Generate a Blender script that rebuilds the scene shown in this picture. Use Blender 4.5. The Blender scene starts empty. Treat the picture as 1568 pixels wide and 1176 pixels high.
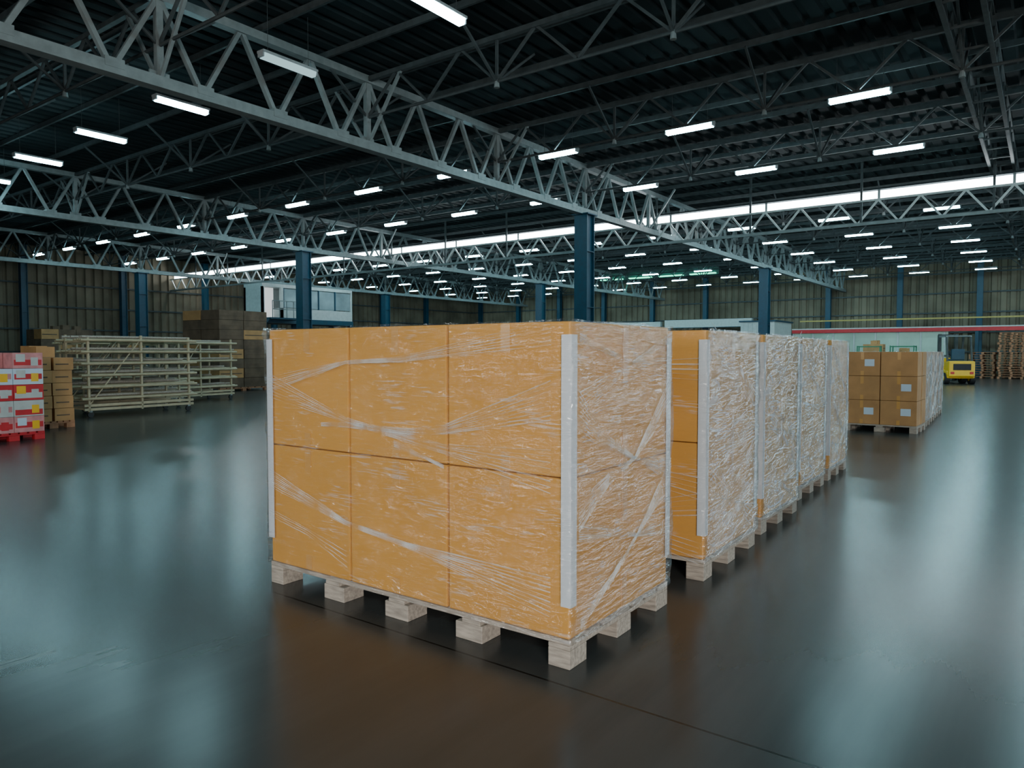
import bpy, math, random
from mathutils import Vector, noise
random.seed(7)
scene = bpy.context.scene
COL = scene.collection

# ---------------------------------------------------------------- materials
def newmat(name):
    m = bpy.data.materials.new(name); m.use_nodes = True
    nt = m.node_tree; nt.nodes.clear()
    out = nt.nodes.new('ShaderNodeOutputMaterial')
    return m, nt, out

def ramp(nt, stops):
    r = nt.nodes.new('ShaderNodeValToRGB')
    els = r.color_ramp.elements
    els[0].position, els[0].color = stops[0][0], (*stops[0][1], 1)
    els[1].position, els[1].color = stops[-1][0], (*stops[-1][1], 1)
    for p, c in stops[1:-1]:
        e = els.new(p); e.color = (*c, 1)
    return r

def pmat(name, c, rough=0.6, metal=0.0, var=0.18, nscale=6.0, bump=0.0, bscale=40.0, stretch=(1,1,1), spec=0.5, emit=None, estr=0):
    m, nt, out = newmat(name)
    b = nt.nodes.new('ShaderNodeBsdfPrincipled')
    tc = nt.nodes.new('ShaderNodeTexCoord')
    mp = nt.nodes.new('ShaderNodeMapping'); mp.inputs['Scale'].default_value = stretch
    nt.links.new(tc.outputs['Object'], mp.inputs[0])
    n = nt.nodes.new('ShaderNodeTexNoise'); n.inputs['Scale'].default_value = nscale; n.inputs['Detail'].default_value = 4
    nt.links.new(mp.outputs[0], n.inputs['Vector'])
    lo = tuple(x*(1-var) for x in c); hi = tuple(min(1, x*(1+var)) for x in c)
    r = ramp(nt, [(0.3, lo), (0.7, hi)])
    nt.links.new(n.outputs['Fac'], r.inputs[0]); nt.links.new(r.outputs[0], b.inputs['Base Color'])
    b.inputs['Roughness'].default_value = rough; b.inputs['Metallic'].default_value = metal
    b.inputs['Specular IOR Level'].default_value = spec
    if bump > 0:
        n2 = nt.nodes.new('ShaderNodeTexNoise'); n2.inputs['Scale'].default_value = bscale; n2.inputs['Detail'].default_value = 5
        nt.links.new(mp.outputs[0], n2.inputs['Vector'])
        bp = nt.nodes.new('ShaderNodeBump'); bp.inputs['Strength'].default_value = bump; bp.inputs['Distance'].default_value = 0.01
        nt.links.new(n2.outputs['Fac'], bp.inputs['Height']); nt.links.new(bp.outputs[0], b.inputs['Normal'])
    if emit:
        b.inputs['Emission Color'].default_value = (*emit, 1); b.inputs['Emission Strength'].default_value = estr
    nt.links.new(b.outputs[0], out.inputs[0])
    return m

def emat(name, c, s):
    m, nt, out = newmat(name)
    e = nt.nodes.new('ShaderNodeEmission'); e.inputs[0].default_value = (*c, 1); e.inputs[1].default_value = s
    nt.links.new(e.outputs[0], out.inputs[0]); return m

CARD = pmat('cardboard', (0.64, 0.325, 0.075), 0.7, var=0.05, nscale=2, spec=0.2)
CARD2 = pmat('cardboard_dull', (0.46, 0.25, 0.10), 0.7, var=0.15, nscale=3)
CARD3 = pmat('cardboard_dark', (0.13, 0.085, 0.055), 0.8, var=0.35, nscale=2)
TAPE = pmat('packing_tape', (0.61, 0.325, 0.095), 0.3, var=0.05)
WOOD = pmat('pallet_wood', (0.40, 0.35, 0.30), 0.75, var=0.3, nscale=8, bump=0.3, stretch=(1, 6, 6))
WOODR = pmat('pallet_wood_brown', (0.36, 0.17, 0.09), 0.8, var=0.3)
PROT = pmat('white_edge_board', (0.62, 0.67, 0.73), 0.4, var=0.03)
LABEL = pmat('paper_label', (0.55, 0.70, 0.85), 0.5, var=0.03)
BLUE = pmat('blue_paint_steel', (0.006, 0.050, 0.09), 0.5, var=0.15)
STEEL = pmat('truss_grey_steel', (0.20, 0.235, 0.24), 0.55, var=0.15)
STEELD = pmat('truss_dark_steel', (0.06, 0.073, 0.077), 0.6, var=0.2, spec=0.3)
ROOF = pmat('roof_sheet', (0.024, 0.033, 0.036), 0.8, var=0.3, nscale=0.4, spec=0.1)
WALL = pmat('wall_sheet', (0.17, 0.145, 0.105), 0.75, var=0.35, nscale=0.5, spec=0.15)
WHITE = pmat('white_panel', (0.50, 0.55, 0.55), 0.5, var=0.08)
GLASS = pmat('office_glass', (0.10, 0.17, 0.20), 0.1, var=0.3, nscale=1.2, emit=(0.6, 0.85, 0.9), estr=0.12)  # weak emission stands in for reflections in the panes
LIT = pmat('lit_interior', (0.7, 0.7, 0.68), 0.6, var=0.1, emit=(0.9, 0.95, 0.95), estr=0.7)
YEL = pmat('yellow_paint', (0.85, 0.50, 0.02), 0.35, var=0.05)
YELD = pmat('faded_yellow_paint', (0.40, 0.30, 0.08), 0.5, var=0.15)
RED = pmat('red_paint', (0.55, 0.02, 0.03), 0.45, var=0.1)
GREEN = pmat('green_paint', (0.03, 0.22, 0.12), 0.5, var=0.1)
PINK = pmat('pink_print', (0.60, 0.26, 0.27), 0.5, var=0.2)
BLACK = pmat('black_rubber', (0.015, 0.015, 0.017), 0.6, var=0.2)
CREAM = pmat('cream_tube', (0.46, 0.39, 0.26), 0.5, var=0.15)
GREENW = pmat('pale_green_panel', (0.20, 0.32, 0.27), 0.4, var=0.3, nscale=0.6, emit=(0.5, 0.8, 0.7), estr=0.16)  # slight emission stands in for the lit recess behind
HOUSE = pmat('lamp_housing', (0.3, 0.34, 0.36), 0.5)
TUBE = emat('cool_white_tube', (0.48, 0.90, 1.0), 60)
TUBED = emat('failing_tube', (0.62, 0.95, 1.0), 0.8)
STRIP = emat('daylight_clerestory', (0.88, 0.97, 1.0), 18)
GREENL = emat('green_skylight', (0.05, 0.75, 0.45), 5)
GLOWP = emat('added_glow_panel', (0.90, 0.96, 1.0), 8)  # glow of the added out-of-view doors

def film_mat(name, base, milk, seedoff, fmax, wisp):
    m, nt, out = newmat(name)
    L = nt.links.new
    tc = nt.nodes.new('ShaderNodeTexCoord')
    def stretched(scale, rot, loc, detail, dist):
        mp = nt.nodes.new('ShaderNodeMapping'); mp.inputs['Scale'].default_value = scale; mp.inputs['Location'].default_value = loc
        mp.inputs['Rotation'].default_value = rot
        L(tc.outputs['Object'], mp.inputs[0])
        n = nt.nodes.new('ShaderNodeTexNoise'); n.inputs['Scale'].default_value = 1.0; n.inputs['Detail'].default_value = detail
        n.inputs['Distortion'].default_value = dist
        L(mp.outputs[0], n.inputs['Vector']); return n.outputs['Fac']
    nA = stretched((7,7,50),(0.10,0.14,0),(seedoff,0,0),4,0.5)
    nB = stretched((3,3,14),(-0.25,0.35,0),(0,seedoff,2),3,1.0)
    ad = nt.nodes.new('ShaderNodeMath'); ad.operation = 'MULTIPLY_ADD'; ad.inputs[1].default_value = 1.8
    L(nB, ad.inputs[0]); L(nA, ad.inputs[2])
    bp = nt.nodes.new('ShaderNodeBump'); bp.inputs['Strength'].default_value = 0.9; bp.inputs['Distance'].default_value = 0.020
    L(ad.outputs[0], bp.inputs['Height'])
    gl = nt.nodes.new('ShaderNodeBsdfGlossy'); gl.inputs['Roughness'].default_value = 0.09; gl.inputs['Color'].default_value = (1, 1, 1, 1)
    L(bp.outputs[0], gl.inputs['Normal'])
    tr = nt.nodes.new('ShaderNodeBsdfTransparent'); tr.inputs[0].default_value = (1, 1, 1, 1)
    fr = nt.nodes.new('ShaderNodeFresnel'); fr.inputs['IOR'].default_value = 1.4
    f = nt.nodes.new('ShaderNodeMath'); f.operation = 'ADD'; f.inputs[1].default_value = base
    L(fr.outputs[0], f.inputs[0])
    f2 = nt.nodes.new('ShaderNodeMath'); f2.operation = 'MINIMUM'; f2.inputs[1].default_value = fmax; L(f.outputs[0], f2.inputs[0])
    mx = nt.nodes.new('ShaderNodeMixShader'); L(f2.outputs[0], mx.inputs[0]); L(tr.outputs[0], mx.inputs[1]); L(gl.outputs[0], mx.inputs[2])
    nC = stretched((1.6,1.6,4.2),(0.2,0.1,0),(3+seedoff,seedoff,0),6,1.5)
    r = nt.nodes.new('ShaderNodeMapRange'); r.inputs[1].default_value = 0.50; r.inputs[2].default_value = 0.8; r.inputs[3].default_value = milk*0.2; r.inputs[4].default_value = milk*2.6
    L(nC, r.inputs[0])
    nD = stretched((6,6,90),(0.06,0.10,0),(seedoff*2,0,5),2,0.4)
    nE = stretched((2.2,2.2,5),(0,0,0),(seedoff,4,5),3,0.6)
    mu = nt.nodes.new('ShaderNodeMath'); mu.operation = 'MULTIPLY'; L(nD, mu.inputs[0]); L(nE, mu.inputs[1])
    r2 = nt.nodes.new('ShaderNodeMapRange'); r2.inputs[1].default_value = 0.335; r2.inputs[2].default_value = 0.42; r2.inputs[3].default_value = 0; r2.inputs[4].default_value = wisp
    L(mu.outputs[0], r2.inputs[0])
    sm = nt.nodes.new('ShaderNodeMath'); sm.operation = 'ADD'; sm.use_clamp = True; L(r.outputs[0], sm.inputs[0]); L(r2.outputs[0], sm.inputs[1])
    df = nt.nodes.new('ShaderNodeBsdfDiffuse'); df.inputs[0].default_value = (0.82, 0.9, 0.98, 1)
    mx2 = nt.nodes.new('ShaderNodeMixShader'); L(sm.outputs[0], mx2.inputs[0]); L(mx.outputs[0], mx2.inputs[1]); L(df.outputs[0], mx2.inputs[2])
    L(mx2.outputs[0], out.inputs[0])
    return m
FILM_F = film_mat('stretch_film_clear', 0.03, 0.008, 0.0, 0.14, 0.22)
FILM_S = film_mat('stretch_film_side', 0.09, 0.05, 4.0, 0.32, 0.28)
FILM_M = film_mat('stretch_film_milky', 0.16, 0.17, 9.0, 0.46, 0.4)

def strand_mat():
    m, nt, out = newmat('film_crease')
    p = nt.nodes.new('ShaderNodeBsdfPrincipled'); p.inputs['Base Color'].default_value = (0.88, 0.95, 1, 1)
    p.inputs['Roughness'].default_value = 0.15
    tc = nt.nodes.new('ShaderNodeTexCoord'); n = nt.nodes.new('ShaderNodeTexNoise'); n.inputs['Scale'].default_value = 5; n.inputs['Detail'].default_value = 3
    nt.links.new(tc.outputs['Object'], n.inputs['Vector'])
    r = nt.nodes.new('ShaderNodeMapRange'); r.inputs[1].default_value = 0.34; r.inputs[2].default_value = 0.70; r.inputs[3].default_value = 0.03; r.inputs[4].default_value = 0.5
    nt.links.new(n.outputs['Fac'], r.inputs[0]); nt.links.new(r.outputs[0], p.inputs['Alpha'])
    nt.links.new(p.outputs[0], out.inputs[0]); return m
STRAND = strand_mat()

def floor_mat():
    m, nt, out = newmat('polished_dark_concrete')
    L = nt.links.new
    b = nt.nodes.new('ShaderNodeBsdfPrincipled')
    g = nt.nodes.new('ShaderNodeNewGeometry')
    n = nt.nodes.new('ShaderNodeTexNoise'); n.inputs['Scale'].default_value = 0.25; n.inputs['Detail'].default_value = 3; n.inputs['Roughness'].default_value = 0.5
    L(g.outputs['Position'], n.inputs['Vector'])
    r = ramp(nt, [(0.3, (0.034, 0.039, 0.039)), (0.52, (0.043, 0.047, 0.047)), (0.72, (0.054, 0.055, 0.053))])
    L(n.outputs['Fac'], r.inputs[0])
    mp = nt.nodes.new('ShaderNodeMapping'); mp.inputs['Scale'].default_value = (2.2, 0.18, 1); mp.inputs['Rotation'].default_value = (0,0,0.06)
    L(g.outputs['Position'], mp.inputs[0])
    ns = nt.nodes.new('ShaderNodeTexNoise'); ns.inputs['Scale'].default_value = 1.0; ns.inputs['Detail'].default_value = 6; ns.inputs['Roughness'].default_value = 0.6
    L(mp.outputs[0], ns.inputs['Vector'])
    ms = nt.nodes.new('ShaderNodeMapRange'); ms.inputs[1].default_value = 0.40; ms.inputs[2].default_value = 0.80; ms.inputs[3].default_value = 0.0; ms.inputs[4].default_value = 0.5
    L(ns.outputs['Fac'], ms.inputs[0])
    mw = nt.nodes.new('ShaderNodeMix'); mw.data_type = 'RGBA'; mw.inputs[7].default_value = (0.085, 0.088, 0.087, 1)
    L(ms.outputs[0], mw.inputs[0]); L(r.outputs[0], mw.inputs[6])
    b.inputs['Roughness'].default_value = 0.245
    b.inputs['Specular IOR Level'].default_value = 0.36
    sx = nt.nodes.new('ShaderNodeSeparateXYZ'); L(g.outputs['Position'], sx.inputs[0])
    def joint(sock, off, per):
        a = nt.nodes.new('ShaderNodeMath'); a.operation = 'ADD'; a.inputs[1].default_value = 100*per - off + per/2; L(sock, a.inputs[0])
        mo = nt.nodes.new('ShaderNodeMath'); mo.operation = 'MODULO'; mo.inputs[1].default_value = per; L(a.outputs[0], mo.inputs[0])
        s = nt.nodes.new('ShaderNodeMath'); s.operation = 'SUBTRACT'; s.inputs[1].default_value = per/2; L(mo.outputs[0], s.inputs[0])
        ab = nt.nodes.new('ShaderNodeMath'); ab.operation = 'ABSOLUTE'; L(s.outputs[0], ab.inputs[0])
        lt = nt.nodes.new('ShaderNodeMath'); lt.operation = 'LESS_THAN'; lt.inputs[1].default_value = 0.007; L(ab.outputs[0], lt.inputs[0])
        return lt.outputs[0]
    j1 = joint(sx.outputs[1], 2.9, 4.875); j2 = joint(sx.outputs[0], 1.2, 7.5)
    mxx = nt.nodes.new('ShaderNodeMath'); mxx.operation = 'MAXIMUM'; L(j1, mxx.inputs[0]); L(j2, mxx.inputs[1])
    mix = nt.nodes.new('ShaderNodeMix'); mix.data_type = 'RGBA'
    L(mxx.outputs[0], mix.inputs[0]); L(mw.outputs[2], mix.inputs[6]); mix.inputs[7].default_value = (0.006, 0.007, 0.007, 1)
    L(mix.outputs[2], b.inputs['Base Color'])
    L(b.outputs[0], out.inputs[0]); return m
FLOOR = floor_mat()

# ---------------------------------------------------------------- mesh builder
class MB:
    def __init__(s): s.v=[]; s.f=[]; s.m=[]; s.mats=[]
    def mi(s, mat):
        if mat not in s.mats: s.mats.append(mat)
        return s.mats.index(mat)
    def hexa(s, pts, mat):
        k=len(s.v); s.v += [tuple(p) for p in pts]; mi=s.mi(mat)
        for f in ((0,3,2,1),(4,5,6,7),(0,1,5,4),(1,2,6,5),(2,3,7,6),(3,0,4,7)):
            s.f.append(tuple(k+i for i in f)); s.m.append(mi)
    def box(s, x0,x1,y0,y1,z0,z1, mat):
        s.hexa([(x0,y0,z0),(x1,y0,z0),(x1,y1,z0),(x0,y1,z0),(x0,y0,z1),(x1,y0,z1),(x1,y1,z1),(x0,y1,z1)], mat)
    def beam(s, p, q, w, h, mat):
        p=Vector(p); q=Vector(q); d=(q-p).normalized()
        up=Vector((0,0,1))
        if abs(d.z)>0.98: up=Vector((0,1,0))
        a=d.cross(up).normalized()*w/2; b=a.cross(d).normalized()*h/2
        s.hexa([p-a-b,p+a-b,q+a-b,q-a-b,p-a+b,p+a+b,q+a+b,q-a+b], mat)
    def cyl(s, p, q, r, mat, n=10, r2=None):
        p=Vector(p); q=Vector(q); d=(q-p).normalized()
        up=Vector((0,0,1)) if abs(d.z)<0.98 else Vector((0,1,0))
        a=d.cross(up).normalized(); b=a.cross(d); r2 = r if r2 is None else r2
        k=len(s.v); mi=s.mi(mat)
        for c,rr in ((p,r),(q,r2)):
            for i in range(n):
                t=2*math.pi*i/n; s.v.append(tuple(c+(a*math.cos(t)+b*math.sin(t))*rr))
        for i in range(n):
            j=(i+1)%n; s.f.append((k+i,k+j,k+n+j,k+n+i)); s.m.append(mi)
        s.f.append(tuple(k+i for i in reversed(range(n)))); s.m.append(mi)
        s.f.append(tuple(k+n+i for i in range(n))); s.m.append(mi)
    def quad(s, pts, mat):
        k=len(s.v); s.v += [tuple(p) for p in pts]; s.f.append(tuple(range(k,k+len(pts)))); s.m.append(s.mi(mat))
    def mesh(s, name):
        me=bpy.data.meshes.new(name); me.from_pydata(s.v,[],s.f)
        for m in s.mats: me.materials.append(m)
        me.polygons.foreach_set('material_index', s.m); me.update(); return me
    def obj(s, name, parent=None, loc=(0,0,0), rot=0, bevel=0):
        o=bpy.data.objects.new(name, s.mesh(name)); COL.objects.link(o)
        o.location=loc; o.rotation_euler=(0,0,rot)
        if parent: o.parent=parent
        if bevel:
            b=o.modifiers.new('bevel','BEVEL'); b.width=bevel; b.segments=2; b.limit_method='ANGLE'
        return o
def empty(name, loc=(0,0,0), rot=0):
    e=bpy.data.objects.new(name,None); COL.objects.link(e); e.location=loc; e.rotation_euler=(0,0,rot); e.empty_display_size=0.2; return e

# ---------------------------------------------------------------- room shell
X0,X1,Y0,Y1,ZR = -50.0, 17.3, -17.6, 60.5, 8.15
m=MB(); m.box(X0-0.3,X1+0.3,Y0-0.3,Y1+0.3,-0.2,0,FLOOR); m.obj('floor')
def corrug(a0, a1, per, depth):
    pts=[]; t=a0
    while t<a1:
        pts += [(t,0),(t+per*0.55,0),(t+per*0.65,depth),(t+per*0.9,depth)]; t+=per
    pts.append((a1,0)); return pts
m=MB(); pts=corrug(X0-0.1,X1+0.1,0.42,0.07); mi=m.mi(ROOF)
for i,(a,d) in enumerate(pts):
    m.v.append((a,Y0-0.1,ZR+d)); m.v.append((a,Y1+0.1,ZR+d))
for i in range(len(pts)-1):
    m.f.append((2*i,2*i+2,2*i+3,2*i+1)); m.m.append(mi)
m.box(X0-0.3,X1+0.3,Y0-0.3,Y1+0.3,ZR+0.1,ZR+0.2,ROOF)
m.obj('ceiling')
def wall(name, axis, pos, a0, a1, inward):
    m=MB(); pts=corrug(a0,a1,0.55,0.12*-inward); mi=m.mi(WALL)
    for a,d in pts:
        for z in (0,ZR+0.1):
            m.v.append((a,pos+d,z) if axis=='y' else (pos+d,a,z))
    for i in range(len(pts)-1):
        m.f.append((2*i,2*i+2,2*i+3,2*i+1)); m.m.append(mi)
    b0,b1 = sorted((pos-0.14*inward, pos-0.3*inward))
    if axis=='y': m.box(a0,a1,b0,b1,0,ZR+0.1,WALL)
    else: m.box(b0,b1,a0,a1,0,ZR+0.1,WALL)
    for z in (1.6,3.0,4.4,5.8,7.2):
        g0,g1 = sorted((pos+0.01*inward, pos+0.1*inward))
        if axis=='y': m.box(a0,a1,g0,g1,z,z+0.1,STEELD)
        else: m.box(g0,g1,a0,a1,z,z+0.1,STEELD)
    return m.obj(name)
wall('wall_left','x',X0,Y0,Y1,1)
wall('wall_back','y',Y1,X0,X1,-1)
wall('wall_right','x',X1,Y0,Y1,-1)
wall('wall_front','y',Y0,X0,X1,1)
for i,(a,b) in enumerate(((18,24),(30,36),(42,48))):  # unseen glowing doors, added for highlights on the film and a brighter rear floor
    m=MB(); m.box(X1-0.30,X1-0.26,a,b,0,4.2,GLOWP)
    m.box(X1-0.34,X1-0.2,a-0.2,a,0,4.4,BLUE); m.box(X1-0.34,X1-0.2,b,b+0.2,0,4.4,BLUE); m.box(X1-0.34,X1-0.2,a,b,4.2,4.4,BLUE)
    for k in range(1,4): m.box(X1-0.33,X1-0.305,a,b,4.2*k/4,4.2*k/4+0.05,STEEL)
    m.obj('added_glow_door_%d'%(i+1))

# ---------------------------------------------------------------- columns
def column(x,y,h,w,name='steel_column'):
    m=MB(); t=0.03; z0=0.03
    m.box(x-w/2,x+w/2,y-w/2,y-w/2+t,z0,h,BLUE); m.box(x-w/2,x+w/2,y+w/2-t,y+w/2,z0,h,BLUE)
    m.box(x-w*0.32,x+w*0.32,y-w/2+t,y+w/2-t,z0,h,BLUE)
    m.box(x-w*0.75,x+w*0.75,y-w*0.75,y+w*0.75,0,z0,STEELD)
    m.box(x-w*0.65,x+w*0.65,y-w*0.65,y+w*0.65,h-0.02,h+0.02,BLUE)
    for k in (0.2,0.5,0.8): m.box(x-w/2,x+w/2,y-w/2+t,y+w/2-t,h*k,h*k+0.02,BLUE)
    m.obj(name)
ZB=6.35; ZT=7.85
for x in (-42.8,-27.8,-12.75,2.3):
    for y in (-15.0,1.9,21.4,40.9):
        column(x,y,ZB-0.1,0.5)
for i in range(12):
    y=-11.5+5.85*i
    if y<Y1-1: column(X0+0.4,y,ZR-0.1,0.36,'wall_column')
for x in [-3.9-4.96*k for k in range(-4,10)]:
    if X0+1<x<X1-0.5: column(x,Y1-0.4,ZR-0.1,0.36,'wall_column')

# ---------------------------------------------------------------- main trusses (along Y)
SP=4.875
for x in (-42.8,-27.8,-12.75,2.3):
    m=MB()
    m.box(x-0.12,x+0.12,Y0,Y1,ZB-0.1,ZB+0.1,STEEL)
    m.box(x-0.10,x+0.10,Y0,Y1,ZT-0.08,ZT+0.08,STEEL)
    y=21.4-SP*8; n=SP/3
    while y<Y1-0.1:
        for k in range(3):
            a=y+k*n
            if a<Y0 or a+n>Y1: continue
            m.beam((x,a,ZT),(x,a+n/2,ZB),0.10,0.08,STEEL)
            m.beam((x,a+n/2,ZB),(x,a+n,ZT),0.10,0.08,STEEL)
            m.box(x-0.13,x+0.13,a+n/2-0.16,a+n/2+0.16,ZB,ZB+0.16,STEEL)
        if y>Y0:
            m.beam((x,y,ZT),(x,y,ZB),0.12,0.12,STEEL)
            m.box(x-0.02,x+0.02,y-0.18,y+0.18,ZB,ZB+0.2,STEEL)
            m.beam((x-1.1,y,ZT),(x,y,ZB),0.06,0.06,STEEL); m.beam((x+1.1,y,ZT),(x,y,ZB),0.06,0.06,STEEL)
        y+=SP
    m.obj('main_roof_truss')
# ---------------------------------------------------------------- secondary trusses (along X)
NX=[2.3-3.76*k for k in range(-3,15)]
NX=[x for x in NX if X0+0.5<x<X1-0.5]
zb,zt=7.0,7.86
for k in range(-7,9):
    y=21.4+SP*k
    if y>Y1-1: continue
    if k==1:
        continue
    m=MB(); mt=STEELD
    m.box(X0+0.1,X1-0.1,y-0.05,y+0.05,zt-0.05,zt+0.05,mt)
    m.cyl((X0+0.1,y,zb),(X1-0.1,y,zb),0.032,mt,6)
    for x in NX:
        m.beam((x,y,zb),(x,y,zt),0.05,0.05,mt)
        for dx in (-0.94,0.94): m.beam((x,y,zb),(x+dx,y,zt),0.05,0.05,mt)
        m.beam((x-0.94,y,zt),(x-1.88,y,zb),0.05,0.05,mt); m.beam((x+0.94,y,zt),(x+1.88,y,zb),0.05,0.05,mt)
        for dy in (-1.3,1.3): m.beam((x,y,zb),(x,y+dy,zt+0.1),0.045,0.045,mt)
        m.cyl((x,y,zb-0.12),(x,y,zb+0.03),0.06,STEEL,8,0.04)
    m.obj('secondary_roof_truss')
m=MB(); y=Y0+0.5
while y<Y1:
    m.box(X0+0.1,X1-0.1,y-0.03,y+0.03,8.0,8.13,STEELD); y+=1.625
m.obj('roof_purlins')
m=MB()
for x in (-1.6,-1.0):
    m.box(x-0.04,x+0.04,Y0+0.1,Y1-0.1,7.35,7.43,STEELD)
    m.box(x-0.04,x+0.04,Y0+0.1,Y1-0.1,7.9,7.98,STEELD)
y=Y0+0.5
while y<Y1-1.5:
    for x in (-1.6,-1.0):
        m.beam((x,y,7.39),(x,y+0.6,7.94),0.04,0.04,STEELD); m.beam((x,y+0.6,7.94),(x,y+1.2,7.39),0.04,0.04,STEELD)
    m.beam((-1.6,y,7.39),(-1.0,y,7.39),0.04,0.04,STEELD)
    y+=1.2
m.obj('cable_tray_truss')
m=MB(); y=27.0; a,b=5.95,6.72
m.box(X0+0.1,X1-0.1,y-0.05,y+0.05,a-0.05,a+0.05,STEEL); m.box(X0+0.1,X1-0.1,y-0.05,y+0.05,b-0.03,b+0.03,WHITE)
x=X0+0.3
while x<X1-1.5:
    m.beam((x,y,b),(x+0.62,y,a),0.06,0.06,WHITE); m.beam((x+0.62,y,a),(x+1.25,y,b),0.06,0.06,WHITE); x+=1.25  # webs and top chord coloured white to stand in for strip light on steel
for x in NX:
    m.beam((x,y,a),(x,y,8.1),0.07,0.07,STEELD)
m.obj('clerestory_truss')
m=MB()
x=X0+0.2
while x<X1-3:
    m.box(x,x+3.68,27.25,27.32,6.80,7.06,STRIP); m.box(x+3.68,x+3.76,27.22,27.34,6.76,7.08,STEEL); x+=3.76
m.box(X0+0.1,X1-0.1,27.15,27.75,7.09,7.14,ROOF)  # added shield that keeps the strip's light off the roof
m.obj('window_1')

# ---------------------------------------------------------------- fluorescent fixtures
def lamp_mesh(tube):
    m=MB(); L=1.16
    m.box(-L/2-0.03,L/2+0.03,-0.10,0.10,0.045,0.09,HOUSE)
    m.box(-L/2-0.03,-L/2,-0.08,0.08,-0.03,0.045,HOUSE); m.box(L/2,L/2+0.03,-0.08,0.08,-0.03,0.045,HOUSE)
    k=len(m.v); a=0.085; b=0.055
    m.v += [(-L/2,-a,0.044),(L/2,-a,0.044),(L/2,-b,-0.045),(-L/2,-b,-0.045),(-L/2,b,-0.045),(L/2,b,-0.045),(L/2,a,0.044),(-L/2,a,0.044)]
    for f in ((0,3,2,1),(3,4,5,2),(4,7,6,5)): m.f.append(tuple(k+i for i in f)); m.m.append(m.mi(tube))
    for xx in (-0.45,0.45): m.cyl((xx,0,0.09),(xx,0,1.05),0.005,STEELD,4)
    return m.mesh('fluorescent_fixture')
LM=lamp_mesh(TUBE); LD=lamp_mesh(TUBED)
def lamp(x,y,z,rot,me=LM):
    o=bpy.data.objects.new('fluorescent_light',me); COL.objects.link(o); o.location=(x,y,z); o.rotation_euler=(0,0,rot)
LX=[-3.33-3.76*k for k in range(-5,12)]
rows=[16.8,21.75,31.5,36.3,41.2,46.0,50.9,55.6]
for y in rows:
    for x in LX:
        if X0+2<x<X1-1: lamp(x,y,6.98,0)
for x in LX:
    xx=x-0.75
    if X0+2<xx<X1-2 :
        lamp(xx,8.65,6.98,math.pi/2, LD if abs(xx+11.6)<0.5 else LM)
for x in LX[3:12]:
    lamp(x,-6,6.98,0)
m=MB()
for x in (-30,-27.4,-24.8,-22.2): m.box(x,x+2.0,52.9,53.2,7.55,7.62,GREENL)
m.box(-30.1,-20,53.2,53.3,7.5,8.1,STEELD)
m.obj('window_2')

# ---------------------------------------------------------------- carton pallets
def pallet_parts(W,D,H,nx,mat=WOOD, ny=3):
    m=MB()
    bt=0.028; zt=H
    nb=7; bw=D/nb*0.8
    for i in range(nb):
        y=i*(D-bw)/(nb-1); m.box(-W,0,y,y+bw,zt-bt,zt,mat)
    for i in range(nx):
        w=0.13; x=-(i*(W-w)/(nx-1)); m.box(x-w,x,0,D,zt-bt*1.9,zt-bt-0.001,mat)
    for i in range(nx):
        w=0.19 if i not in (0,nx-1) else 0.13
        x=-(i*(W-w)/(nx-1))
        for j in range(ny):
            d=0.17; y=j*(D-d)/(ny-1); m.box(x-w,x,y,y+d,0,zt-bt*1.9-0.001,mat)
    return m
def ribbon(m, pts, w, face, off, W):
    def P(s,z,o): return (-s,-o,z) if face=='f' else (o,s,z)
    for (s0,z0),(s1,z1) in zip(pts[:-1],pts[1:]):
        d=Vector((s1-s0,z1-z0)); 
        if d.length<1e-5: continue
        nrm=Vector((-d.y,d.x)).normalized()*w/2
        o=off+random.uniform(0,0.003)
        a=P(s0+nrm.x,z0+nrm.y,o); b=P(s1+nrm.x,z1+nrm.y,o); c=P(s1-nrm.x,z1-nrm.y,o); e=P(s0-nrm.x,z0-nrm.y,o)
        a2=P(s0,z0,o+0.004); b2=P(s1,z1,o+0.004)
        m.quad([a,b,b2,a2],STRAND); m.quad([a2,b2,c,e],STRAND)
def fan(m, ctrl, n, spread, face, off, W, w=0.006):
    for k in range(n):
        t=(k/(n-1)-0.5) if n>1 else 0
        pts=[]
        for i in range(len(ctrl)-1):
            for q in range(6):
                u=q/6; s=ctrl[i][0]*(1-u)+ctrl[i+1][0]*u; z=ctrl[i][1]*(1-u)+ctrl[i+1][1]*u
                sp=spread[i]*(1-u)+spread[i+1]*u
                pts.append((s, z+t*sp+random.uniform(-0.002,0.002)))
        s,z=ctrl[-1]; pts.append((s,z+t*spread[-1]))
        ribbon(m,pts,w*random.uniform(0.4,1.6),face,off,W)

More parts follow.
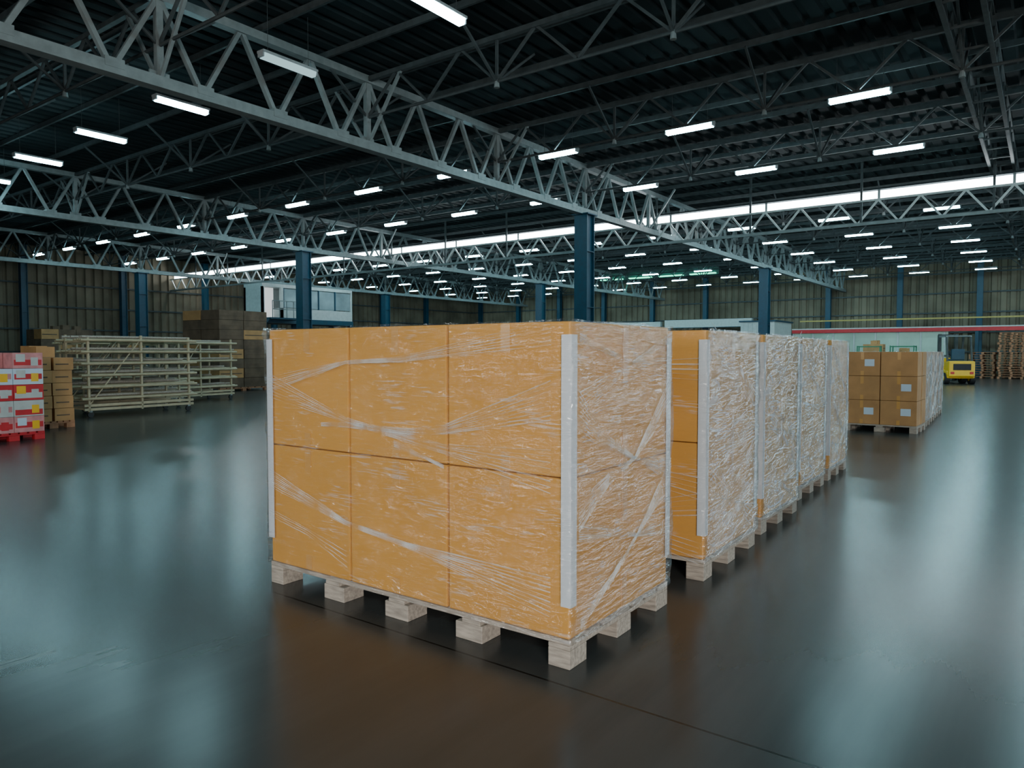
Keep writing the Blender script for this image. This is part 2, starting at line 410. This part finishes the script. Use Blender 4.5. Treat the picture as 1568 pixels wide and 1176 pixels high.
def film_shell(W,D,z0,z1,matf,mats_,seed,amp=0.008):
    m=MB(); step=0.04
    per=[]
    def side(p,q):
        L=(Vector(q)-Vector(p)).length; n=max(2,int(L/step))
        return [(p[0]+(q[0]-p[0])*i/n, p[1]+(q[1]-p[1])*i/n) for i in range(n)]
    c=[(-W,0),(0,0),(0,D),(-W,D)]
    tags=[]
    for i in range(4):
        s=side(c[i],c[(i+1)%4]); per+=s; tags+=[i]*len(s)
    nz=int((z1-z0)/step)
    n=len(per)
    for j in range(nz+1):
        z=z0+(z1-z0)*j/nz
        for i,(x,y) in enumerate(per):
            nx=ny=0
            if abs(y)<1e-6: ny=-1
            if abs(y-D)<1e-6: ny=1
            if abs(x)<1e-6: nx=1
            if abs(x+W)<1e-6: nx=-1
            v=noise.noise(Vector((x*2.3+seed,y*2.3,z*6)))+0.6*noise.noise(Vector((x*7+seed,y*7,z*16)))+0.5*noise.noise(Vector(((x+y)*3+z*4,seed,z*2-(x-y)*2)))
            o=0.012+max(0,amp*(v+0.4))
            zz=z+(0.012*noise.noise(Vector((x*5,y*5,seed))) if j in (0,nz) else 0)
            m.v.append((x+nx*o,y+ny*o,zz))
    a=m.mi(matf); b=m.mi(mats_)
    for j in range(nz):
        for i in range(n):
            k=(i+1)%n
            m.f.append((j*n+i,j*n+k,(j+1)*n+k,(j+1)*n+i)); m.m.append(a if tags[i] in (0,2) else b)
    return m

def carton_pallet(loc, rot, W=2.43, D=1.195, H=1.61, nx=3, nz=2, film=(FILM_F,FILM_S), seed=0, prot=True, card=CARD, labels=False, hero=False, legs=5, name='shrink_wrapped_carton_pallet'):
    e=empty(name,loc,rot); PH=0.15
    pallet_parts(W,D,PH,legs).obj('pallet',e,bevel=0.004)
    m=MB(); bw=W/nx; hs=[0.82,0.79] if nz==2 else [H/nz]*nz
    z=PH+0.001
    for h in hs:
        for i in range(nx):
            g=0.003
            m.box(-(i+1)*bw+g+0.004,-i*bw-g-0.004,0.006,D-0.006,z,z+h-0.005,card)
        z+=h
    m.obj('cartons',e,bevel=0.008)
    m=MB(); z=PH
    for li,h in enumerate(hs):
        for i in range(nx):
            xc=-(i+0.5)*bw
            m.box(xc-0.03,xc+0.03,0.0035,0.007,z+h-0.16,z+h-0.01,TAPE)
            m.box(xc-0.03,xc+0.03,0.0035,0.007,z+0.01,z+0.10,TAPE)
        m.box(-0.0055,-0.001,D*0.5-0.03,D*0.5+0.03,z+h-0.32,z+h-0.01,TAPE)
        m.box(-0.0055,-0.001,D*0.5-0.03,D*0.5+0.03,z+0.01,z+0.2,TAPE)
        if labels:
            for i in range(nx):
                xc=-(i+0.3)*bw
                if (i+li)%3!=2: m.box(xc-0.09,xc+0.09,-0.001,0.005,z+h*0.40,z+h*0.40+0.14,LABEL)
        z+=h
    m.obj('tape_and_labels',e)
    top=PH+sum(hs)
    if prot:
        m=MB(); w=0.05; t=0.005; o=0.003
        za,zb_=0.32,top-0.07
        for cx,sx,cy,sy in ((0,1,0,-1),(-W,-1,0,-1),(0,1,D,1),(-W,-1,D,1)):
            xs=sorted((cx+sx*(o+t), cx-sx*w)); ys=sorted((cy+sy*o, cy+sy*(o+t)))
            m.box(xs[0],xs[1],ys[0],ys[1],za,zb_,PROT)
            xs=sorted((cx+sx*o, cx+sx*(o+t))); ys=sorted((cy+sy*o, cy-sy*w))
            m.box(xs[0],xs[1],ys[0],ys[1],za,zb_,PROT)
        m.obj('corner_protectors',e)
    if film:
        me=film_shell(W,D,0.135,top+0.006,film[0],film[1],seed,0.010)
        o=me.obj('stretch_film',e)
        for p in o.data.polygons: p.use_smooth=True
        m=MB()
        if hero:
            of=0.024
            fan(m,[(2.40,1.38),(1.62,1.18),(0.81,1.06),(0.1,1.0)],8,[0.16,0.03,0.05,0.22],'f',of,W)
            fan(m,[(2.40,1.38),(1.62,1.54),(1.15,1.56),(0.1,1.70)],7,[0.1,0.02,0.03,0.12],'f',of,W)
            fan(m,[(1.85,1.14),(1.62,1.15),(1.1,1.14),(0.81,1.17),(0.1,1.36)],9,[0.02,0.03,0.03,0.05,0.2],'f',of,W,0.007)
            fan(m,[(2.40,0.74),(1.62,0.53),(1.1,0.47),(0.1,0.36)],9,[0.12,0.03,0.03,0.2],'f',of,W)
            fan(m,[(1.2,1.06),(0.95,1.0),(0.81,0.96)],6,[0.05,0.02,0.02],'f',of,W)
            fan(m,[(2.40,0.5),(2.0,0.42),(1.62,0.30)],4,[0.05,0.04,0.1],'f',of,W)
            fan(m,[(0.04,1.30),(0.30,1.14),(0.66,1.0),(1.17,0.86)],10,[0.22,0.08,0.02,0.14],'s',of,W)
            fan(m,[(0.04,0.78),(0.35,0.92),(0.66,1.0),(1.17,1.36)],10,[0.16,0.06,0.02,0.2],'s',of,W)
            fan(m,[(0.06,0.22),(0.40,0.38),(0.70,0.55),(1.17,0.86)],11,[0.05,0.04,0.02,0.16],'s',of,W)
            fan(m,[(0.04,0.70),(0.40,0.63),(0.70,0.55),(1.17,0.52)],9,[0.1,0.05,0.02,0.12],'s',of,W)
            fan(m,[(0.04,1.68),(0.62,1.54),(1.17,1.70)],9,[0.04,0.02,0.06],'s',of,W)
            fan(m,[(0.04,1.35),(0.62,1.54),(1.17,1.50)],7,[0.15,0.02,0.15],'s',of,W)
        else:
            rr=random.Random(seed)
            for k in range(7):
                zc=rr.uniform(0.3,1.6); sl=rr.uniform(-0.35,0.35)
                zs=[max(0.2,min(top-0.05,q)) for q in (zc-sl,zc,zc+sl)]
                fan(m,[(0.03,zs[0]),(D*rr.uniform(0.4,0.6),zs[1]),(D-0.03,zs[2])],6,[0.2,0.03,0.2],'s',0.024,W,0.008)
            for k in range(4):
                zc=rr.uniform(0.3,1.6); sl=rr.uniform(-0.25,0.25)
                zs=[max(0.2,min(top-0.05,q)) for q in (zc-sl,zc,zc+sl)]
                fan(m,[(0.03,zs[0]),(W*0.5,zs[1]),(W-0.03,zs[2])],5,[0.15,0.03,0.15],'f',0.024,W)
        m.obj('film_creases',e)
    return e
r=math.radians
carton_pallet((-1.895,3.055,0),r(0.7),hero=True,seed=1.3)
carton_pallet((-1.895,4.82,0),r(1.5),seed=12,film=(FILM_F,FILM_M))
carton_pallet((-1.985,6.36,0),r(0.8),seed=23,film=(FILM_F,FILM_M))
carton_pallet((-2.13,8.08,0),r(0.8),seed=34,film=(FILM_F,FILM_M))
carton_pallet((-2.165,9.56,0),r(2.0),seed=45,film=(FILM_F,FILM_M))
carton_pallet((-2.03,16.1,0),r(-1),W=1.34,D=1.1,H=1.47,nx=2,nz=3,film=None,prot=False,card=CARD2,labels=True,legs=3,name='labelled_carton_pallet')
for i,y in enumerate((17.4,18.65,19.9,21.15)):
    carton_pallet((-2.07-0.05*i,y,0),r(0.5),W=1.34,D=1.1,H=1.47,nx=2,nz=3,film=(FILM_F,FILM_M),prot=True,card=CARD2,labels=True,legs=3,seed=60+i*7)

# ---------------------------------------------------------------- tube trolleys
def trolley(loc,rot,L=2.9,D=1.1,H=1.95,lev=6,seed=0):
    e=empty('tube_storage_trolley',loc,rot); rr=random.Random(seed)
    m=MB()
    for y in (0.12,L/2,L-0.12):
        for x in (0,-D): m.box(x-0.025,x+0.025,y-0.025,y+0.025,0.14,H+rr.uniform(0,.12),CREAM)
        for z in (0.2,)+tuple(0.42+i*(H-0.5)/(lev-1) for i in range(lev)): m.beam((0,y,z),(-D,y,z),0.04,0.04,CREAM)
    for x in (0,-D):
        for z in (0.2,0.3): m.box(x-0.025,x+0.025,0,L,z-0.03,z+0.03,CREAM)
        m.beam((x,0.12,0.3),(x,L/2,H),0.025,0.025,CREAM)
    m.obj('frame',e)
    m=MB()
    for i in range(lev):
        z=0.46+i*(H-0.5)/(lev-1)
        for x in (0.06,-D-0.06): m.cyl((x,-0.08,z),(x,L+0.08,z),0.032,CREAM,8)
        for j in range(8):
            x=-0.1-j*(D-0.2)/7; a=rr.uniform(-0.2,0.1)
            if rr.random()<0.8: m.cyl((x,a,z+0.01),(x,L+a+0.1,z+0.01+rr.uniform(-.02,.02)),0.032,CREAM,8)
            if rr.random()<0.4: m.cyl((x+0.03,a+0.05,z+0.08),(x+0.03,L+a,z+0.08),0.03,WOOD,8)
    m.obj('tubes',e)
    m=MB()
    for y in (0.15,L-0.15):
        for x in (0,-D):
            m.cyl((x-0.025,y,0.075),(x+0.025,y,0.075),0.075,BLACK,14); m.box(x-0.035,x+0.035,y-0.03,y+0.03,0.13,0.17,STEEL)
    m.obj('castors',e)
trolley((-18.9,8.0,0),r(3),L=2.9,seed=1)
trolley((-20.6,8.6,0),r(1),L=2.9,seed=4)
trolley((-22.3,11.8,0),r(8),L=2.7,seed=2)
trolley((-25.5,10.5,0),r(4),L=3.0,seed=3)

# ---------------------------------------------------------------- red and white product cartons on red pallet
def red_stack(loc,rot,seed=0):
    e=empty('red_carton_pallet',loc,rot); rr=random.Random(seed)
    pallet_parts(1.2,1.0,0.15,3,RED).obj('pallet',e,bevel=0.004)
    m=MB()
    for l in range(5):
        z=0.152+l*0.29
        for i in range(3):
            for j in range(2):
                if l==4 and (i,j) in ((0,0),(2,1)): continue
                x1=-i*0.4-0.004; x0=-(i+1)*0.4+0.004; y0=j*0.5+0.004; y1=(j+1)*0.5-0.004
                base=(PINK,WHITE,RED,LABEL,PINK)[l]
                m.box(x0,x1,y0,y1,z,z+0.285,base)
                c=rr.choice((RED,RED,PINK)) if base is not RED else WHITE; q=rr.uniform(0.02,0.1)
                if j==0:
                    m.box(x0+0.02,x1-0.02,y0-0.002,y0,z+q,z+q+0.1,c)
                    m.box(x0+0.05,x0+0.16,y0-0.004,y0-0.001,z+0.13,z+0.25,rr.choice((LABEL,YEL,RED)))
                if i==0:
                    m.box(x1,x1+0.002,y0+0.02,y1-0.02,z+q,z+q+0.1,c)
                    m.box(x1+0.001,x1+0.004,y0+0.05,y0+0.2,z+0.12,z+0.26,rr.choice((YEL,LABEL,WHITE)))
                    m.box(x1+0.001,x1+0.004,y1-0.2,y1-0.08,z+0.05,z+0.2,rr.choice((RED,WHITE,YEL)))
    m.obj('cartons',e,bevel=0.003)
red_stack((-14.95,4.65,0),r(2),1); red_stack((-15.2,3.3,0),r(-2),2)
def brown_stack(loc,rot,cols,rows_,layers,bx,by,bz,mat,name,seed=0,loose=True,mix=None):
    e=empty(name,loc,rot); rr=random.Random(seed)
    pallet_parts(cols*bx,rows_*by,0.15,3,WOODR).obj('pallet',e,bevel=0.004)
    m=MB()
    for l in range(layers):
        for i in range(cols):
            for j in range(rows_):
                q=rr.uniform(-0.012,0.012)
                mm=mix if (mix and rr.random()<0.35) else mat
                m.box(-(i+1)*bx+0.014+q,-i*bx-0.014+q,j*by+0.014+q,(j+1)*by-0.014+q,0.152+l*bz,0.152+(l+1)*bz-0.008,mm)
                if i==0: m.box(-0.014+q,-0.010+q,j*by+0.06,(j+1)*by-0.1,0.152+l*bz+bz*0.4,0.152+l*bz+bz*0.5,CARD3)
    if loose:
        for k in range(3):
            a=rr.uniform(-cols*bx+0.1,-0.5); b=rr.uniform(0.05,max(0.06,rows_*by-0.45)); z=0.152+layers*bz
            m.box(a,a+0.38,b,b+0.36,z,z+0.2+0.02*k,mat)
    m.obj('cartons',e,bevel=0.005)
brown_stack((-16.8,6.1,0),r(3),2,2,5,0.55,0.42,0.27,CARD2,'brown_carton_pallet',1)
brown_stack((-18.9,5.0,0),r(0),2,2,6,0.6,0.6,0.3,CARD2,'brown_carton_pallet',2)
brown_stack((-27.0,16.6,0),r(5),2,2,8,1.2,1.2,0.40,CARD3,'dark_carton_stack',3,False,CARD2)
brown_stack((-29.5,12.8,0),r(2),2,3,5,0.8,0.7,0.40,CARD3,'dark_carton_stack',4,False,CARD2)
brown_stack((-24.8,18.6,0),r(5),1,1,3,1.0,1.0,0.42,WOOD,'grey_bundle_pallet',5,False)
for k in range(9):
    if k in (3,4): continue
    brown_stack((-44.2+(k%2)*0.3,6+5.3*k,0),0,2,3,3+(k*7)%3,1.0,0.9,0.55,CARD3,'stored_carton_pallet',20+k,True,CARD2)

# ---------------------------------------------------------------- mezzanine office
e=empty('mezzanine_office',(-38,26.3,0)); m=MB(); Lf=7.0; dp=-2.0
m.box(dp,0,0,Lf,3.4,3.7,BLUE)
for yy in (0.15,Lf/2,Lf-0.15):
    for xx in (-0.15,dp+0.2): m.box(xx-0.12,xx+0.12,yy-0.12,yy+0.12,0,3.4,BLUE)
m.obj('frame',e)
m=MB()
m.box(dp,-0.1,1.3,Lf,3.7,4.35,WHITE); m.box(dp,-0.1,0,Lf,5.6,5.8,WHITE)
m.box(-0.25,-0.1,Lf-0.12,Lf,4.35,5.6,WHITE); m.box(-0.25,-0.1,0,0.15,3.7,5.6,WHITE); m.box(-0.25,-0.1,1.3,1.5,3.7,5.6,WHITE)
m.box(dp,dp+0.2,0,Lf,3.7,5.6,WHITE); m.box(dp,-0.1,0,0.1,3.7,5.6,WHITE)
m.obj('walls',e)
m=MB()
m.box(-0.9,-0.85,0.15,1.3,3.7,5.6,LIT)
for k in range(4):
    a=1.5+k*(Lf-1.62)/4; m.box(-0.2,-0.16,a+0.06,a+(Lf-1.62)/4-0.02,4.4,5.55,GLASS); m.box(-0.22,-0.1,a,a+0.06,4.35,5.6,BLUE)
m.obj('windows',e)
m=MB()
for z in (4.2,4.7): m.beam((0.9,0,z),(0.9,Lf*0.3,z),0.05,0.05,STEEL)
for q in range(5): m.beam((0.9,q*0.5,3.7),(0.9,q*0.5,4.7),0.04,0.04,STEEL)
m.box(0.0,1.0,-0.2,Lf*0.3,3.6,3.7,BLUE)
m.beam((0.5,-0.2,3.65),(0.5,-4.2,0.05),0.8,0.12,BLUE)
m.obj('stair',e)

# ---------------------------------------------------------------- back-wall dock zone
m=MB(); yb=58.2
m.box(-16,14,yb,yb+0.25,3.08,3.34,RED)
m.box(-16,14,yb-0.02,yb+0.2,3.34,3.42,WHITE)
m.box(-15.5,14,yb+0.3,yb+0.4,3.95,4.05,YELD)
m.box(-16,-5.6,yb+0.3,yb+0.4,0.9,3.05,GREENW)
for k in range(8): m.box(-16+k*1.45,-15.9+k*1.45,yb+0.2,yb+0.32,0,3.05,WHITE)
m.box(-16,-5.6,yb+0.15,yb+0.35,0,0.9,WHITE)
for k in range(6): m.box(-4+k*3.4,-3.8+k*3.4,yb,yb+0.25,0,3.05,BLUE)
m.obj('dock_partition')
m=MB(); m.box(-27,-19.4,59.0,59.4,3.75,4.4,WHITE); m.box(-34,-27.4,59.0,59.4,3.9,4.3,WHITE); m.box(-27,-19.4,58.98,59.0,3.7,3.75,BLUE)
for x in (-26.5,-22.5,-20): m.box(x-0.1,x+0.1,59.05,59.35,0,3.75,BLUE)
m.box(-33.1,-32.9,59.05,59.35,0,3.9,BLUE)
m.obj('dock_canopy')
m=MB(); m.box(-17.2,-14.9,50,54,0.12,3.7,WHITE)
for k in range(7): m.box(-17.1+k*0.3,-16.98+k*0.3,49.96,50,0.3,3.6,WHITE)
m.box(-16.6,-15.4,49.94,49.97,1.6,2.8,GLASS); m.box(-17.3,-14.8,49.9,54.1,0,0.12,BLUE); m.box(-17.3,-14.8,49.9,54.1,3.7,3.8,BLUE)
m.obj('site_cabin')

def pallet_tower(x,y,n,rot,mat):
    e=empty('stacked_wooden_pallets',(x,y,0),rot)
    mb=MB()
    for (xa,xb) in ((-1.3,-1.17),(-0.715,-0.585),(-0.13,0)):
        mb.box(xa,xb,0,1.1,0,0.02,mat)
        for ya in (0,0.47,0.94): mb.box(xa,xb,ya,ya+0.16,0.021,0.105,mat)
    for q in range(6): mb.box(-1.3,0,q*0.195,q*0.195+0.125,0.106,0.132,mat)
    a=mb.mesh('empty_pallet')
    for k in range(n):
        o=bpy.data.objects.new('empty_pallet',a); COL.objects.link(o); o.parent=e; o.location=(random.uniform(-.05,.05),random.uniform(-.05,.05),k*0.15)
pallet_tower(-1.15,53.3,19,r(3),WOODR); pallet_tower(-2.65,53.5,11,r(-4),WOODR); pallet_tower(0.6,53.6,17,0,WOODR)
pallet_tower(-1.0,56.0,19,0,WOODR); pallet_tower(2.2,52.6,14,r(5),WOODR)
for k in range(4):
    brown_stack((-6.6-1.9*k,50.5+(k%2),0),r(2*k),1,1,3+(k%2),1.2,1.1,0.5,CARD2,'dock_carton_pallet',40+k,True)
def roll_container(x,y,rot):
    e=empty('green_roll_container',(x,y,0),rot); m=MB()
    for a in (0,1.2):
        for b in (0,0.9): m.box(a-0.03,a+0.03,b-0.03,b+0.03,0.15,2.0,GREEN); m.cyl((a-0.03,b,0.07),(a+0.03,b,0.07),0.07,BLACK,12)
    for z in (0.2,0.75,1.35,1.95):
        for b in (0,0.9): m.box(0,1.2,b-0.02,b+0.02,z-0.03,z+0.03,GREEN)
        for a in (0,1.2): m.box(a-0.02,a+0.02,0,0.9,z-0.03,z+0.03,GREEN)
    m.box(0,1.2,0,0.9,0.17,0.21,GREEN); m.box(0.1,1.1,0.1,0.8,0.21,1.5,GREEN)
    m.obj('frame',e)
roll_container(-7.3,46.5,0); roll_container(-9.1,46.8,r(5))

# ---------------------------------------------------------------- forklift (rear toward the camera)
e=empty('forklift',(-3.45,42.8,0),r(22)); e.scale=(1.15,1.15,1.15)
m=MB()
m.box(-0.52,0.52,0.0,0.55,0.32,1.02,YEL); m.box(-0.55,0.55,0.12,0.5,0.25,0.6,YEL)
m.box(-0.50,0.50,0.55,1.75,0.28,0.62,YEL); m.box(-0.42,0.42,0.5,1.05,0.62,0.98,YEL)
m.box(-0.52,0.52,1.6,1.8,0.3,1.15,YEL)
m.obj('chassis',e,bevel=0.06)
m=MB(); m.box(-0.35,0.35,-0.02,0.02,0.62,0.9,BLACK); m.box(-0.26,0.26,0.62,1.05,0.99,1.1,BLUE); m.box(-0.26,0.26,0.55,0.66,1.08,1.55,BLUE)
m.box(-0.45,-0.3,-0.02,0.01,0.45,0.55,RED); m.box(0.3,0.45,-0.02,0.01,0.45,0.55,RED)
m.obj('seat_and_grille',e,bevel=0.02)
m=MB()
for x in (-0.48,0.48):
    m.beam((x,0.35,1.0),(x,0.55,2.12),0.07,0.07,STEELD); m.beam((x,1.72,1.1),(x,1.45,2.12),0.07,0.07,STEELD)
for x in (-0.48,0.48): m.beam((x,0.5,2.12),(x,1.5,2.12),0.07,0.07,STEEL)
for q in range(6): m.beam((-0.48,0.52+q*0.19,2.13),(0.48,0.52+q*0.19,2.13),0.05,0.04,STEEL)
m.cyl((0,1.5,1.1),(0,1.3,1.35),0.025,BLACK,8); m.cyl((0,1.32,1.33),(0,1.29,1.36),0.17,BLACK,14)
m.obj('overhead_guard',e)
m=MB()
for x in (-0.34,0.34):
    m.box(x-0.06,x+0.06,1.9,2.02,0.1,2.25,STEELD); m.box(x-0.05,x+0.05,2.03,2.12,0.12,2.2,BLACK)
    m.box(x-0.06,x+0.06,2.22,3.3,0.06,0.11,STEELD); m.box(x-0.06,x+0.06,2.16,2.22,0.06,0.6,STEELD)
for z in (0.3,1.2,2.15): m.box(-0.4,0.4,1.93,2.0,z,z+0.08,STEELD)
m.box(-0.5,0.5,2.12,2.17,0.35,0.42,STEELD); m.box(-0.5,0.5,2.12,2.17,0.6,0.67,STEELD)
m.obj('mast_and_forks',e)
m=MB()
for x in (-0.5,0.5):
    m.cyl((x-0.1,0.42,0.25),(x+0.1,0.42,0.25),0.25,BLACK,20); m.cyl((x-0.11,1.55,0.32),(x+0.11,1.55,0.32),0.32,BLACK,20)
    m.cyl((x-0.115,0.42,0.25),(x+0.115,0.42,0.25),0.11,YEL,14); m.cyl((x-0.125,1.55,0.32),(x+0.125,1.55,0.32),0.15,YEL,14)
m.obj('wheels',e)

# ---------------------------------------------------------------- lights, world, camera
def area(name,loc,target,sx,sy,en,col):
    l=bpy.data.lights.new(name,'AREA'); l.shape='RECTANGLE'; l.size=sx; l.size_y=sy; l.energy=en; l.color=col
    o=bpy.data.objects.new(name,l); COL.objects.link(o); o.location=loc
    d=Vector(target)-Vector(loc); o.rotation_euler=d.to_track_quat('-Z','Y').to_euler(); return o
area('assumed_daylight_lamp',(8,-7,3.4),(-2.3,3.5,1.2),4,3,1650,(1.0,0.96,0.90))  # lamp added for assumed daylight from behind the camera, no doorway modelled
area('added_glint_lamp',(-9.5,-10,3.4),(-3,3.5,1.2),4,3,520,(1.0,0.97,0.93))  # added lamp without a known source, gives glints on the front film
w=bpy.data.worlds.new('dim_world'); w.use_nodes=True; scene.world=w
w.node_tree.nodes['Background'].inputs[0].default_value=(0.5,0.7,0.8,1); w.node_tree.nodes['Background'].inputs[1].default_value=0.1
cd=bpy.data.cameras.new('camera'); cd.sensor_width=36; cd.lens=1110/1568*36; cd.clip_end=300
co=bpy.data.objects.new('camera',cd); COL.objects.link(co); co.location=(0,0,1.6)
co.rotation_euler=(r(90-2.48),0,r(36.45)); scene.camera=co
